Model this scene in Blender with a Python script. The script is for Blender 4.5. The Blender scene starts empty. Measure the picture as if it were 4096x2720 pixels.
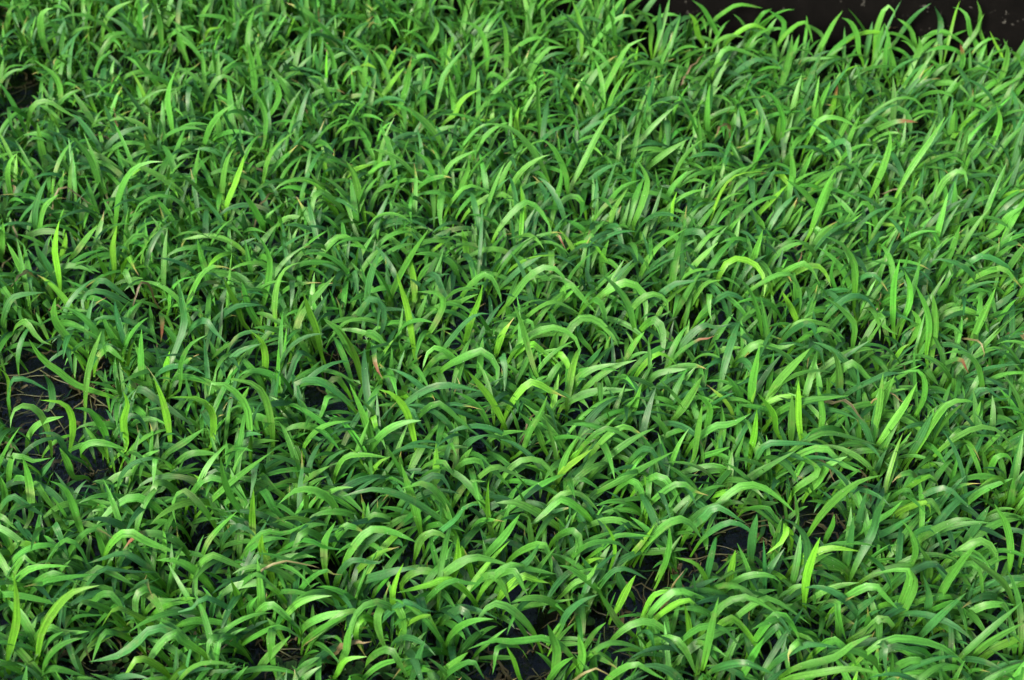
import bpy, math, random
import numpy as np
from mathutils import Vector
from mathutils.bvhtree import BVHTree

# ------------------------------------------------------------------ camera, sky, sun
SC = bpy.context.scene
PW, PH = 4096.0, 2720.0
CAM_H = 0.60
PITCH = math.radians(42.0)              # depression of the optical axis
HFOV = math.radians(36.0)
FPX = PW / 2 / math.tan(HFOV / 2)
cam_data = bpy.data.cameras.new('camera')
cam_data.sensor_width = 23.6
cam_data.lens = FPX / PW * 23.6
cam_data.clip_start = 0.01
cam_data.clip_end = 500
cam_data.dof.use_dof = True
cam_data.dof.focus_distance = 0.80
cam_data.dof.aperture_fstop = 10.0
cam = bpy.data.objects.new('camera', cam_data)
SC.collection.objects.link(cam)
cam.location = (0, 0, CAM_H)
cam.rotation_euler = (math.pi / 2 - PITCH, 0, 0)
SC.camera = cam

SUN_ELEV, SUN_AZ = math.radians(33), math.radians(218)   # azimuth clockwise from +y: low, behind the camera on the left
world = bpy.data.worlds.new('World'); SC.world = world; world.use_nodes = True
wn = world.node_tree.nodes; wl = world.node_tree.links
sky = wn.new('ShaderNodeTexSky'); sky.sky_type = 'NISHITA'; sky.sun_disc = False
sky.sun_elevation = SUN_ELEV; sky.sun_rotation = SUN_AZ; sky.dust_density = 3.0; sky.air_density = 1.0
wl.new(sky.outputs[0], wn['Background'].inputs[0]); wn['Background'].inputs[1].default_value = 0.12
sd = bpy.data.lights.new('sun', 'SUN'); sd.energy = 3.5; sd.angle = math.radians(23); sd.color = (1.0, 0.93, 0.76)
sun = bpy.data.objects.new('sun', sd); SC.collection.objects.link(sun)
sdir = Vector((math.sin(SUN_AZ) * math.cos(SUN_ELEV), math.cos(SUN_AZ) * math.cos(SUN_ELEV), math.sin(SUN_ELEV)))
sun.rotation_euler = sdir.to_track_quat('Z', 'Y').to_euler()
sun.location = sdir * 5
SC.view_settings.view_transform = 'Standard'; SC.view_settings.look = 'None'
SC.view_settings.exposure = 1.4; SC.view_settings.gamma = 1.0
SC.view_settings.use_curve_mapping = False

rng = random.Random(71)
nr = np.random.RandomState(17)
FLOOR_Z = -0.004                       # wet bottom of the tray; water film at z = 0

# ------------------------------------------------------------------ pixel <-> place helpers
cp, sp = math.cos(PITCH), math.sin(PITCH)
def ray(px, py):
    x = (px - PW / 2) / FPX; y = (PH / 2 - py) / FPX
    return Vector((x, cp + y * sp, -sp + y * cp))
def at(px, py, z=0.0):                 # the point at height z seen in that pixel
    d = ray(px, py); t = (z - CAM_H) / d.z
    return Vector((0, 0, CAM_H)) + d * t
def project(P):                        # (n,3) array -> px, py, depth
    P = np.asarray(P); X = P[..., 0]; Y = P[..., 1]; Z = P[..., 2] - CAM_H
    dep = Y * cp - Z * sp; v = Y * sp + Z * cp
    return PW / 2 + X / dep * FPX, PH / 2 - v / dep * FPX, dep

# ------------------------------------------------------------------ scene helpers
COL = SC.collection
def tag(o, label=None, cat=None, group=None, kind=None):
    if label: o['label'] = label
    if cat: o['category'] = cat
    if group: o['group'] = group
    if kind: o['kind'] = kind
    return o
def empty(name, loc):
    o = bpy.data.objects.new(name, None); COL.objects.link(o)
    o.location = loc; o.empty_display_size = 0.01
    return o
def mesh_obj(name, verts, faces, mat, parent=None, cols=None, uvs=None, smooth=True):
    me = bpy.data.meshes.new(name)
    me.from_pydata(verts, [], faces)
    if smooth: me.polygons.foreach_set('use_smooth', [True] * len(faces))
    if cols is not None:
        a = me.color_attributes.new('tone', 'FLOAT_COLOR', 'POINT')
        a.data.foreach_set('color', np.asarray(cols, dtype=np.float32).ravel())
    if uvs is not None:
        a = me.attributes.new('blade', 'FLOAT_VECTOR', 'POINT')
        a.data.foreach_set('vector', np.asarray(uvs, dtype=np.float32).ravel())
    me.materials.append(mat); me.update()
    o = bpy.data.objects.new(name, me); COL.objects.link(o)
    if parent is not None: o.parent = parent
    return o

# ------------------------------------------------------------------ materials
def new_mat(name):
    m = bpy.data.materials.new(name); m.use_nodes = True
    return m, m.node_tree.nodes, m.node_tree.links, m.node_tree.nodes['Principled BSDF']
def noise(n, l, vec, scale, detail=3.0, rough=0.55):
    t = n.new('ShaderNodeTexNoise'); t.inputs['Scale'].default_value = scale
    t.inputs['Detail'].default_value = detail; t.inputs['Roughness'].default_value = rough
    if vec is not None: l.new(vec, t.inputs['Vector'])
    return t.outputs['Fac']
def ramp(n, l, fac, p0, p1, c0=(0, 0, 0, 1), c1=(1, 1, 1, 1)):
    r = n.new('ShaderNodeValToRGB'); r.color_ramp.elements[0].position = p0; r.color_ramp.elements[1].position = p1
    r.color_ramp.elements[0].color = c0; r.color_ramp.elements[1].color = c1
    l.new(fac, r.inputs[0]); return r.outputs[0]
def mixc(n, l, fac, a, b, mode='MIX'):
    m = n.new('ShaderNodeMix'); m.data_type = 'RGBA'; m.blend_type = mode
    for s, v in ((m.inputs[0], fac), (m.inputs[6], a), (m.inputs[7], b)):
        if isinstance(v, (int, float, tuple)): s.default_value = v
        else: l.new(v, s)
    return m.outputs[2]
def math_n(n, l, op, a, b=0.5):
    m = n.new('ShaderNodeMath'); m.operation = op
    for s, v in ((m.inputs[0], a), (m.inputs[1], b)):
        if isinstance(v, (int, float)): s.default_value = v
        else: l.new(v, s)
    return m.outputs[0]

def leaf_material():
    m, n, l, b = new_mat('leaf_blade')
    col = n.new('ShaderNodeAttribute'); col.attribute_name = 'tone'
    uv = n.new('ShaderNodeAttribute'); uv.attribute_name = 'blade'      # x across (mm), y along (mm), z leaf number
    geo = n.new('ShaderNodeNewGeometry')
    # long veins: strongly stretched noise along the blade
    mp = n.new('ShaderNodeMapping'); mp.inputs['Scale'].default_value = (1.9, 0.035, 3.7)
    l.new(uv.outputs['Vector'], mp.inputs[0])
    vein = noise(n, l, mp.outputs[0], 1.0, 2.0)
    mp2 = n.new('ShaderNodeMapping'); mp2.inputs['Scale'].default_value = (0.16, 0.13, 5.3)
    l.new(uv.outputs['Vector'], mp2.inputs[0])
    patch = noise(n, l, mp2.outputs[0], 1.0, 3.0)
    fine = noise(n, l, geo.outputs['Position'], 900.0, 3.0)
    veinc = ramp(n, l, vein, 0.30, 0.72, (0.56, 0.60, 0.54, 1), (1.34, 1.32, 1.36, 1))
    c = mixc(n, l, 1.0, col.outputs['Color'], veinc, 'MULTIPLY')
    finec = ramp(n, l, fine, 0.3, 0.7, (0.86, 0.86, 0.86, 1), (1.12, 1.12, 1.12, 1))
    c = mixc(n, l, 1.0, c, finec, 'MULTIPLY')
    worn = ramp(n, l, patch, 0.57, 0.74)
    worn = math_n(n, l, 'MULTIPLY', worn, 0.34)
    c = mixc(n, l, worn, c, (0.17, 0.20, 0.075, 1))          # dull tan, bruised bands
    # pale dust and lime specks
    sp_ = n.new('ShaderNodeTexVoronoi'); sp_.inputs['Scale'].default_value = 260.0
    l.new(geo.outputs['Position'], sp_.inputs['Vector'])
    speck = ramp(n, l, sp_.outputs['Distance'], 0.045, 0.075, (1, 1, 1, 1), (0, 0, 0, 1))
    speck = math_n(n, l, 'MULTIPLY', speck, 0.55)
    c = mixc(n, l, speck, c, (0.42, 0.46, 0.36, 1))
    l.new(c, b.inputs['Base Color'])
    rg = ramp(n, l, patch, 0.35, 0.7, (0.54, 0.54, 0.54, 1), (0.38, 0.38, 0.38, 1))
    l.new(rg, b.inputs['Roughness'])
    b.inputs['IOR'].default_value = 1.45
    b.inputs['Specular IOR Level'].default_value = 0.43
    bump = n.new('ShaderNodeBump'); bump.inputs['Strength'].default_value = 0.35; bump.inputs['Distance'].default_value = 0.0004
    l.new(vein, bump.inputs['Height']); l.new(bump.outputs[0], b.inputs['Normal'])
    tr = n.new('ShaderNodeBsdfTranslucent')
    tc = mixc(n, l, 1.0, c, (1.5, 1.35, 0.5, 1), 'MULTIPLY')
    l.new(tc, tr.inputs[0])
    mx = n.new('ShaderNodeMixShader'); mx.inputs[0].default_value = 0.32
    l.new(b.outputs[0], mx.inputs[1]); l.new(tr.outputs[0], mx.inputs[2])
    l.new(mx.outputs[0], n['Material Output'].inputs[0])
    return m
M_LEAF = leaf_material()

def mud_material():
    m, n, l, b = new_mat('wet_black_mud')
    geo = n.new('ShaderNodeNewGeometry')
    a = noise(n, l, geo.outputs['Position'], 45.0, 6.0, 0.65)
    f = noise(n, l, geo.outputs['Position'], 420.0, 4.0, 0.7)
    c = ramp(n, l, a, 0.35, 0.68, (0.003, 0.0027, 0.0025, 1), (0.0085, 0.0065, 0.005, 1))
    c = mixc(n, l, 1.0, c, ramp(n, l, f, 0.3, 0.75, (0.5, 0.5, 0.5, 1), (1.7, 1.6, 1.5, 1)), 'MULTIPLY')
    l.new(c, b.inputs['Base Color'])
    b.inputs['Roughness'].default_value = 0.55
    bp = n.new('ShaderNodeBump'); bp.inputs['Strength'].default_value = 0.8; bp.inputs['Distance'].default_value = 0.003
    l.new(f, bp.inputs['Height']); l.new(bp.outputs[0], b.inputs['Normal'])
    return m
def water_material():
    m, n, l, b = new_mat('shallow_water')
    n.remove(b)
    geo = n.new('ShaderNodeNewGeometry')
    h1 = noise(n, l, geo.outputs['Position'], 70.0, 2.0, 0.5)
    h2 = noise(n, l, geo.outputs['Position'], 240.0, 2.0, 0.5)
    hh = math_n(n, l, 'ADD', h1, math_n(n, l, 'MULTIPLY', h2, 0.35))
    bp = n.new('ShaderNodeBump'); bp.inputs['Strength'].default_value = 0.8; bp.inputs['Distance'].default_value = 0.004
    l.new(hh, bp.inputs['Height'])
    gl = n.new('ShaderNodeBsdfGlossy'); gl.inputs['Roughness'].default_value = 0.04; gl.inputs['Color'].default_value = (1, 1, 1, 1)
    tr = n.new('ShaderNodeBsdfTransparent'); tr.inputs[0].default_value = (0.62, 0.60, 0.55, 1)
    fr = n.new('ShaderNodeFresnel'); fr.inputs['IOR'].default_value = 1.36
    l.new(bp.outputs[0], gl.inputs['Normal']); l.new(bp.outputs[0], fr.inputs['Normal'])
    mx = n.new('ShaderNodeMixShader')
    l.new(fr.outputs[0], mx.inputs[0]); l.new(tr.outputs[0], mx.inputs[1]); l.new(gl.outputs[0], mx.inputs[2])
    l.new(mx.outputs[0], n['Material Output'].inputs[0])
    return m
def plastic_material():
    m, n, l, b = new_mat('dusty_black_plastic')
    geo = n.new('ShaderNodeNewGeometry')
    v = n.new('ShaderNodeTexNoise'); v.inputs['Scale'].default_value = 210.0; v.inputs['Detail'].default_value = 2.0
    l.new(geo.outputs['Position'], v.inputs['Vector'])
    big = noise(n, l, geo.outputs['Position'], 28.0, 3.0)
    s = math_n(n, l, 'MULTIPLY', ramp(n, l, v.outputs['Fac'], 0.66, 0.76), ramp(n, l, big, 0.42, 0.62))
    film = noise(n, l, geo.outputs['Position'], 60.0, 6.0, 0.7)
    base = ramp(n, l, film, 0.3, 0.8, (0.0010, 0.0009, 0.0009, 1), (0.0030, 0.0026, 0.0025, 1))
    c = mixc(n, l, math_n(n, l, 'MULTIPLY', s, 0.6), base, (0.13, 0.125, 0.115, 1))
    l.new(c, b.inputs['Base Color']); b.inputs['Roughness'].default_value = 0.8
    b.inputs['Specular IOR Level'].default_value = 0.05
    return m
def plain_material(name, c0, c1, scale, rough=0.7):
    m, n, l, b = new_mat(name)
    geo = n.new('ShaderNodeNewGeometry')
    l.new(ramp(n, l, noise(n, l, geo.outputs['Position'], scale, 5.0, 0.6), 0.3, 0.7, c0 + (1,), c1 + (1,)), b.inputs['Base Color'])
    b.inputs['Roughness'].default_value = rough
    return m
M_MUD, M_WATER, M_PLASTIC = mud_material(), water_material(), plastic_material()
M_GROUND = plain_material('grey_concrete', (0.16, 0.155, 0.145), (0.26, 0.25, 0.235), 30.0, 0.85)
M_RUNNER = plain_material('pale_runner', (0.03, 0.026, 0.012), (0.09, 0.10, 0.03), 90.0, 0.5)
M_SPECK = plain_material('white_flake', (0.55, 0.57, 0.56), (0.75, 0.76, 0.75), 400.0, 0.5)

# ------------------------------------------------------------------ tray, water, ground
B1, B2 = at(2400, 100, 0), at(4096, 262, 0)
AX = (B2 - B1).normalized()                       # along the back wall, to the right
AY = Vector((-AX.y, AX.x, 0))                     # away from the camera
TL, TR, TD = -0.92, 0.75, 1.02                    # extents along AX from B1, and depth towards the camera
def tray_pt(u, v, z=0.0):
    p = B1 + AX * u - AY * v
    return (p.x, p.y, z)
def tray_uv(x, y):
    d = Vector((x, y, 0)) - Vector((B1.x, B1.y, 0))
    return d.dot(AX), -d.dot(AY)
def prism(u0, u1, v0, v1, z0, z1, bev=0.0):
    vs = [tray_pt(u, v, z) for z in (z0, z1) for u, v in ((u0, v0), (u0, v1), (u1, v1), (u1, v0))]
    fs = [(0, 1, 2, 3), (7, 6, 5, 4), (0, 4, 5, 1), (1, 5, 6, 2), (2, 6, 7, 3), (3, 7, 4, 0)]
    return vs, fs
g = 40.0
tag(mesh_obj('ground', [(-g, -g, -0.03), (g, -g, -0.03), (g, g, -0.03), (-g, g, -0.03)], [(0, 1, 2, 3)], M_GROUND, smooth=False),
    'grey concrete ground under the tray', 'ground', kind='structure')
def sheet(name, z, n, amp, mat):
    vs, fs = [], []
    for j in range(n + 1):
        for i in range(n + 1):
            u = TL + (TR - TL) * i / n; v = TD * j / n
            x, y, _ = tray_pt(u, v)
            vs.append((x, y, z + amp * (math.sin(u * 61 + v * 23) + math.sin(v * 83 - u * 37) + math.sin(u * 149 + 2) * math.sin(v * 131))))
    for j in range(n):
        for i in range(n):
            a = j * (n + 1) + i
            fs.append((a, a + n + 1, a + n + 2, a + 1))
    return mesh_obj(name, vs, fs, mat)
tag(sheet('tray_floor', FLOOR_Z, 90, 0.0007, M_MUD), 'wet black muddy bottom under the grass', 'floor', kind='structure')
tag(sheet('water', 0.0, 4, 0.0, M_WATER), 'thin film of dark rippled water between the stems', 'water', kind='structure')
WT, WH = 0.012, 0.13
tray = tag(empty('growing_tray', tray_pt(0, 0, -0.026)), 'black plastic tray wall with pale dust specks behind the grass', 'tray')
tray_m = tray.matrix_basis.inverted()
def tray_part(name, *a):
    vs, fs = prism(*a)
    off = tray.location
    return mesh_obj(name, [(x - off.x, y - off.y, z - off.z) for x, y, z in vs], fs, M_PLASTIC, tray, smooth=False)
tray_part('wall', TL - WT, TR + WT, -WT, 0, -0.0255, WH)
tray_part('wall', TL - WT, TL, 0.0005, TD, -0.0255, WH)
tray_part('wall', TR, TR + WT, 0.0005, TD, -0.0255, WH)
tray_part('wall', TL - WT, TR + WT, TD + 0.0005, TD + WT, -0.0255, WH)
tray_part('rim', TL - WT - 0.012, TR + WT + 0.012, -WT - 0.02, -0.002, WH + 0.0005, WH + 0.006)
tray_part('base', TL, TR, 0.001, TD, -0.0262, -0.012)

# ------------------------------------------------------------------ leaves read off the photograph
# One line per leaf: flags, then points from the lowest visible piece of stalk to the tip, in the coordinates of
# an enlarged ninth of the photograph.  Flags: g green, l light, y yellow-green, d dark bluish, o droops towards us
# from a hidden stalk, w wide, t thin, b brown tip, r red tip, k dead, s pale scar with gloss painted in, 0 starts at the floor.
TR_S = 1400.0 / 2360.0
TRACE = {
(0, 0): '''
lw 690,1340 640,1150 590,1040 530,970 460,900
gt 840,840 900,740 980,660 1080,610 1190,600
l 770,1560 790,1380 830,1240 900,1140 990,1095 1100,1090
l 1290,1370 1200,1280 1080,1190 940,1120 860,1090 775,1040
g 1340,1560 1270,1430 1180,1340 1060,1320 950,1370 900,1450 885,1530
g 700,1110 740,1030 800,975 900,960 980,980 1065,1030
yt 1350,1500 1310,1420 1280,1360 1270,1300
y 1520,1470 1530,1370 1580,1250 1620,1140 1650,1040
l 1765,1260 1790,1130 1830,1030 1900,950 2000,880
l 1360,1060 1380,960 1420,850 1480,770 1580,695
g 1770,1000 1790,870 1790,780 1740,660 1640,550
l 1265,430 1250,380 1215,280 1185,165
l 1160,940 1150,800 1130,680 1150,560 1190,465
g 1400,650 1440,550 1530,450 1640,380
gw 600,650 580,540 540,430 510,395
l 690,260 700,170 750,80 830,30 900,5
l 1630,230 1620,120 1600,0
g 940,280 945,150 935,0
g 1090,300 1080,180 1060,80 1000,15
lw 330,380 300,310 280,230 270,130 300,70 360,55
g 190,870 200,760 250,690 330,685 420,740 520,800
d 520,800 620,790 705,790
go 70,725 65,800 95,895
gt 20,530 50,460 110,440 190,445
g 40,250 60,80 130,30 230,15
l 410,680 390,540 310,460 220,400
yt 375,330 365,260 355,200
l 100,1410 70,1300 50,1180 70,1080 120,1030
d 240,1560 235,1440 260,1330 320,1200
l 270,1560 275,1460 310,1380 395,1310
l 260,1270 200,1160 130,1060
lw 300,1080 280,1000 250,820
g 435,1030 370,960 280,900 150,910
ko 390,1275 470,1275 560,1330 625,1390
g 1080,590 980,470 900,370 830,290
l 1950,1240 1900,1130 1840,1040
g 1780,1540 1720,1420 1660,1330 1600,1250
l 2100,1300 2020,1270 1940,1260 1880,1280
y 2280,1450 2190,1320 2120,1240 2040,1210
lwo 2150,1290 2105,1400 2125,1495
gs 1640,1250 1660,1150 1720,1080
l 1500,1380 1500,1240 1530,1080 1580,1000
l 2250,710 2200,610 2150,520 2070,520
yt 2210,600 2200,470 2205,330
g 2270,570 2250,430 2210,310 2150,255
gw 1810,790 1870,690 1880,620 1840,540 1760,520
y 1370,270 1410,200 1500,185
d 1560,370 1570,270 1615,110
lw 1720,690 1710,500 1670,280
d 1450,170 1480,80 1520,10
l 1350,180 1370,90 1420,15
gt 1290,230 1270,100 1255,0
l 1110,230 1150,130 1210,70 1290,70
yt 1930,250 1960,180 1990,110
go 1480,520 1560,530 1630,595
dw 1390,700 1340,630 1300,520
do 1280,580 1265,690 1270,790
go 760,245 840,265 940,305
l 470,240 540,195 640,180
g 690,270 760,230 900,220
bo 385,390 370,430 380,465
b 1050,700 1080,680 1095,660
g 620,540 680,400 770,340
d 1040,540 1060,400 1140,300
g 2360,420 2280,500 2230,640
''',
(1350, 0): '''
lw 1440,1290 1400,1160 1320,1020 1220,900 1130,850 1000,830
gt 800,1050 860,960 930,880 1000,840 1080,840
lw 1560,1300 1640,1130 1720,970 1790,840 1850,765 1900,750
lw 740,1060 680,930 620,850 560,790 470,715
l 690,1290 720,1180 770,1100 850,1050 940,1010
l 790,1430 840,1250 880,1150 885,1060
y 790,770 820,700 880,640 965,600
lw 890,620 915,520 915,410
l 1000,530 1010,380 980,240 920,170 800,135
l 1130,510 1140,360 1130,200 1090,90
l 1260,580 1310,470 1370,380 1440,320 1540,320
go 1030,495 1110,530 1150,600 1180,670
lw 1640,690 1580,600 1500,520 1420,475 1350,480
l 1750,740 1800,610 1880,450 1960,310 2085,255
l 1880,370 1870,240 1850,120 1780,10
l 1645,400 1645,250 1630,130 1580,0
l 1680,370 1780,230 1880,130 1960,100 2015,145
lo 1990,370 2070,390 2135,470
g 2110,300 2115,180 2060,90 2000,60
g 2010,260 1990,120 1950,40
d 2190,300 2170,170 2175,25
d 2200,300 2230,200 2300,110
yt 1990,480 2010,400 2025,310
l 1555,1310 1540,1180 1490,1060 1440,980 1370,935
gw 1450,1460 1480,1320 1510,1200 1500,1120
d 1610,1320 1700,1220 1800,1140 1920,1090
lw 1830,1530 1860,1420 1960,1265
l 1990,1540 2050,1380 2090,1230 2060,1140 2010,1070
g 1750,1440 1830,1360 1920,1260 2050,1210
l 1660,1390 1620,1330 1550,1330 1480,1400 1440,1490
gwo 1250,1370 1340,1390 1400,1470 1445,1555
lwo 1060,1310 1150,1330 1220,1420 1250,1510
lo 860,1260 950,1265 1030,1310 1095,1390
l 470,1290 370,1250 290,1270 240,1350 215,1475
lwo 710,1300 690,1420 700,1560
gwo 640,1310 650,1420 650,1540
gso 505,1330 490,1420 500,1500
lt 330,1560 400,1480 480,1450 590,1470
l 220,1165 290,1110 370,1100 465,1140
y 75,1170 150,1130 250,1105
l 660,1270 640,1170 590,1070 500,1015
lw 180,1470 150,1330 110,1180 55,1080
l 0,890 80,835 160,840 220,920 220,990 180,1040
l 0,1000 60,940 200,925
l 30,570 110,460 190,490 255,660
yt 420,780 340,690 260,610 150,555
y 310,640 370,550 455,450
yb 290,540 350,420 405,290
lb 410,740 470,560 490,370
l 610,310 670,200 660,130 640,100
g 650,790 690,600 730,480 900,275
g 830,640 810,520 770,430 700,330
g 570,770 580,640 640,450
lw 780,770 780,650 750,500
d 690,430 600,330 490,260
lo 350,120 400,200 420,255
g 1240,880 1300,840 1400,870 1460,930 1500,1010
dwo 2220,810 2230,920 2230,1030
l 2080,1150 2200,1040 2360,940
l 2200,1380 2260,1260 2360,1150
yt 2250,1480 2260,1380 2290,1290
y 1210,870 1205,800 1225,720
g 480,470 530,390 610,375 710,425
l 1150,380 1220,310 1310,260 1400,260 1560,330
l 1030,330 1120,285 1220,260
g 1600,290 1570,180 1480,100
g 1340,200 1250,120 1150,110
go 1580,770 1620,860 1650,950
d 2160,970 2040,950 1930,960
b 1620,305 1560,330 1440,440
l 700,0 760,60 830,150
k 2100,1345 2150,1360 2180,1390
''',
(2696, 0): '''
lw 980,340 1030,240 1080,150 1140,70
l 1350,330 1370,190 1420,60 1470,45 1490,120
d 1480,300 1560,180 1640,90 1735,20
l 1620,280 1600,210 1560,160 1505,125
dw 1790,250 1800,150 1755,40
g 2000,230 1980,120 1940,65 1880,50
yt 1870,200 1900,80 1930,0
l 2060,200 2065,80 2040,0
l 2040,210 2060,150 2090,95
gw 1300,350 1320,260 1340,230
g 1370,340 1390,260 1415,160
lw 1590,480 1630,390 1660,310 1650,245
l 1420,500 1425,380 1440,230
l 1490,460 1470,380 1455,310
l 1670,290 1730,230 1820,210 1920,260
lw 2170,600 2230,460 2250,340 2220,260
yt 2215,390 2170,300 2130,210
l 1245,350 1235,240 1190,150 1130,120
lwo 860,150 910,190 935,290
g 300,250 240,130 190,50 120,0
l 260,150 340,80 440,30 600,55
yo 520,170 600,190 655,225
yw 160,230 140,140 100,90
g 40,410 140,350 290,310
l 280,290 370,240 475,250
lo 340,330 450,340 550,380 630,415
gw 720,580 770,420 800,270
d 850,680 910,540 960,430 1005,330
l 650,490 780,430 900,400 1080,390
l 240,940 225,800 230,640 250,560
yr 1040,830 1080,680 1105,560
lw 1080,980 1150,850 1220,730 1285,650
lw 1310,1350 1390,1180 1440,1040 1460,930 1440,870
l 1490,1340 1600,1130 1720,960 1830,785
l 2080,1110 2150,960 2200,820 2170,690
lw 920,1560 980,1390 1040,1230 1095,1140
yt 220,1560 280,1380 350,1240 450,1170 640,1155
l 210,1140 330,1130 450,1160 560,1150 710,1100
l 0,1280 60,1190 150,1140
yw 550,1460 650,1360 765,1245
d 560,1370 620,1250 690,1130
dwo 520,1200 530,1310 550,1420
g 970,1470 950,1400 880,1300 750,1205
l 760,1340 800,1180 785,990
dwo 1150,950 1185,1040 1185,1125
d 970,1030 1060,1030 1160,1025
go 1190,1110 1260,1190 1295,1275
g 1380,840 1430,760 1520,730 1590,800 1590,980
gt 1270,820 1400,720 1520,660 1640,680 1745,830
g 730,960 740,820 690,680 640,630 550,590
lo 980,810 1060,790 1150,810 1230,860
gb 530,880 555,800 570,720
lw 1870,880 1880,810 1895,740
l 1760,1330 1820,1220 1920,1150 1970,1180 1970,1275
lwo 1640,1330 1700,1400 1745,1560
kt 1400,1305 1490,1280 1590,1240
g 2060,660 2150,620 2285,620
gr 1920,480 1950,400 1930,290
yo 1380,1100 1340,1130 1310,1190
lw 2180,1560 2260,1450 2360,1390
l 1900,1540 1920,1450 1955,1390
ro 1480,825 1560,815 1645,825
l 960,1500 1020,1410 1190,1365
l 520,1560 600,1540 520,1400
l 1000,240 920,180 850,140
g 720,260 740,150 640,70
g 560,150 600,90 660,60
dwo 560,400 650,430 680,440
g 1100,420 1200,370 1320,380
l 1310,680 1240,570 1240,530 1340,600
g 1370,1560 1340,1430 1280,1360 1210,1450
dw 1920,660 1945,600 1985,545
l 820,1480 860,1400 870,1385
''',
(0, 900): '''
yw 405,460 395,340 370,180 380,60 400,-30
y 415,200 440,120 445,50
lw 610,900 480,780 400,690 360,600 375,490
l0 575,1300 575,1180 590,1010 630,860 685,715
l 955,1040 950,850 955,700
yt 560,920 500,850 410,760
l 760,1160 520,1080 400,990 280,900 195,770
lwo 170,650 220,720 290,790 350,810
lwo 20,425 90,540 155,630
lw 0,220 15,100 20,-20
ys 740,380 700,290 650,200
y 770,310 760,150 790,0
lws 500,200 590,80 660,0
dwo 680,370 780,430 890,515
do 700,450 620,450 560,480 560,560 585,650
lb 1250,600 1300,440 1380,310 1470,275 1580,305
gt 1140,560 1150,450 1220,370 1330,345
lw 1430,420 1360,220 1330,90
l 1650,190 1550,110 1420,70 1300,85 1220,100
gw 800,270 860,120 940,60 1030,110 1110,220 1155,400
yw 1640,660 1600,550 1540,430 1505,350
g 1740,660 1680,560 1630,380
l 1770,560 1800,420 1820,250 1790,150 1740,70
l 1860,700 1850,560 1870,400 1930,290 2030,250
g 1920,340 2040,260 2150,250 2250,270 2350,360
dso 1970,380 1970,480 1955,585
go 2020,340 2020,430 2015,520
gs 1965,870 2000,690 2060,560 2260,340
yw 2170,880 2130,700 2080,570 2045,455
lw 2360,850 2290,720 2180,630
y 1770,1050 1790,900 1760,780 1680,710
dw 1480,1030 1560,900 1640,840 1760,800
dwo 2020,860 1960,1000 1895,1170
d 1450,660 1540,580 1620,540 1770,540
gt 1210,1110 1220,930 1290,800 1400,740
ys 1120,1080 1120,960 1145,850
lw 1040,1090 940,1060 870,1020 850,970
y 1150,1500 1130,1330 1090,1160 1035,1030
yw 850,1500 830,1330 860,1210 830,1120
y 1420,1500 1440,1330 1420,1240 1330,1170 1150,1160
lw 1690,1560 1680,1340 1660,1220 1590,1130 1480,1060 1410,1080 1410,1150
l 1840,1520 1820,1280 1770,1130 1680,1060 1510,1035
lw 1560,1370 1610,1310 1720,1290 1850,1330 1985,1390
y0 470,1550 490,1400 480,1280 420,1200 270,1180
lw0 350,1550 310,1350 240,1240 130,1220 80,1280 70,1370
l0 180,1540 200,1410 280,1330 430,1290
g 720,1440 680,1350 600,1250 500,1235
d 460,1550 400,1440 330,1400 260,1410
g 540,1540 580,1480 680,1465 850,1510
yt 720,1450 760,1440 800,1430
yt0 60,1200 60,1080 40,1010 0,970
d0 345,1220 345,1100 320,1040 290,1000
do 90,1040 200,1050 330,1120
do 460,830 470,900 490,1000
ro 1090,590 1095,670 1085,790
ko 960,380 910,500 900,600
d 1100,780 940,680 840,640 700,620 590,665
do 2150,1050 2010,1060 1980,1120 2040,1210
gs 2320,1090 2270,1030 2210,1080 2230,1150 2330,1190
lwo 2215,1150 2170,1270 2097,1380
l 2050,1490 2130,1390 2230,1340 2360,1320
l 1190,1260 1230,1210 1270,1170
dwo 940,1100 1060,1180 1310,1360
do 890,1280 970,1340 1010,1450
g 1110,1550 1250,1460 1380,1370
gso 730,830 790,880 850,925
yt 1640,1170 1660,1130 1670,1090
l 2210,1530 2250,1470 2310,1450
dwo 1380,640 1450,720 1530,800
gwo 840,310 880,400 910,470
do 80,495 180,465 300,455
dwo 1240,680 1220,500 1215,390
gwo 1130,690 1180,760 1270,775
do 800,150 860,160 870,170
ybo 870,210 890,280 910,360
l 2000,1280 1950,1290 1880,1190
gw 300,510 330,550 380,580
do 200,350 210,430 230,470
l 1600,1300 1620,1200 1680,1090
gt 1210,400 1215,530 1215,680
''',
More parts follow.
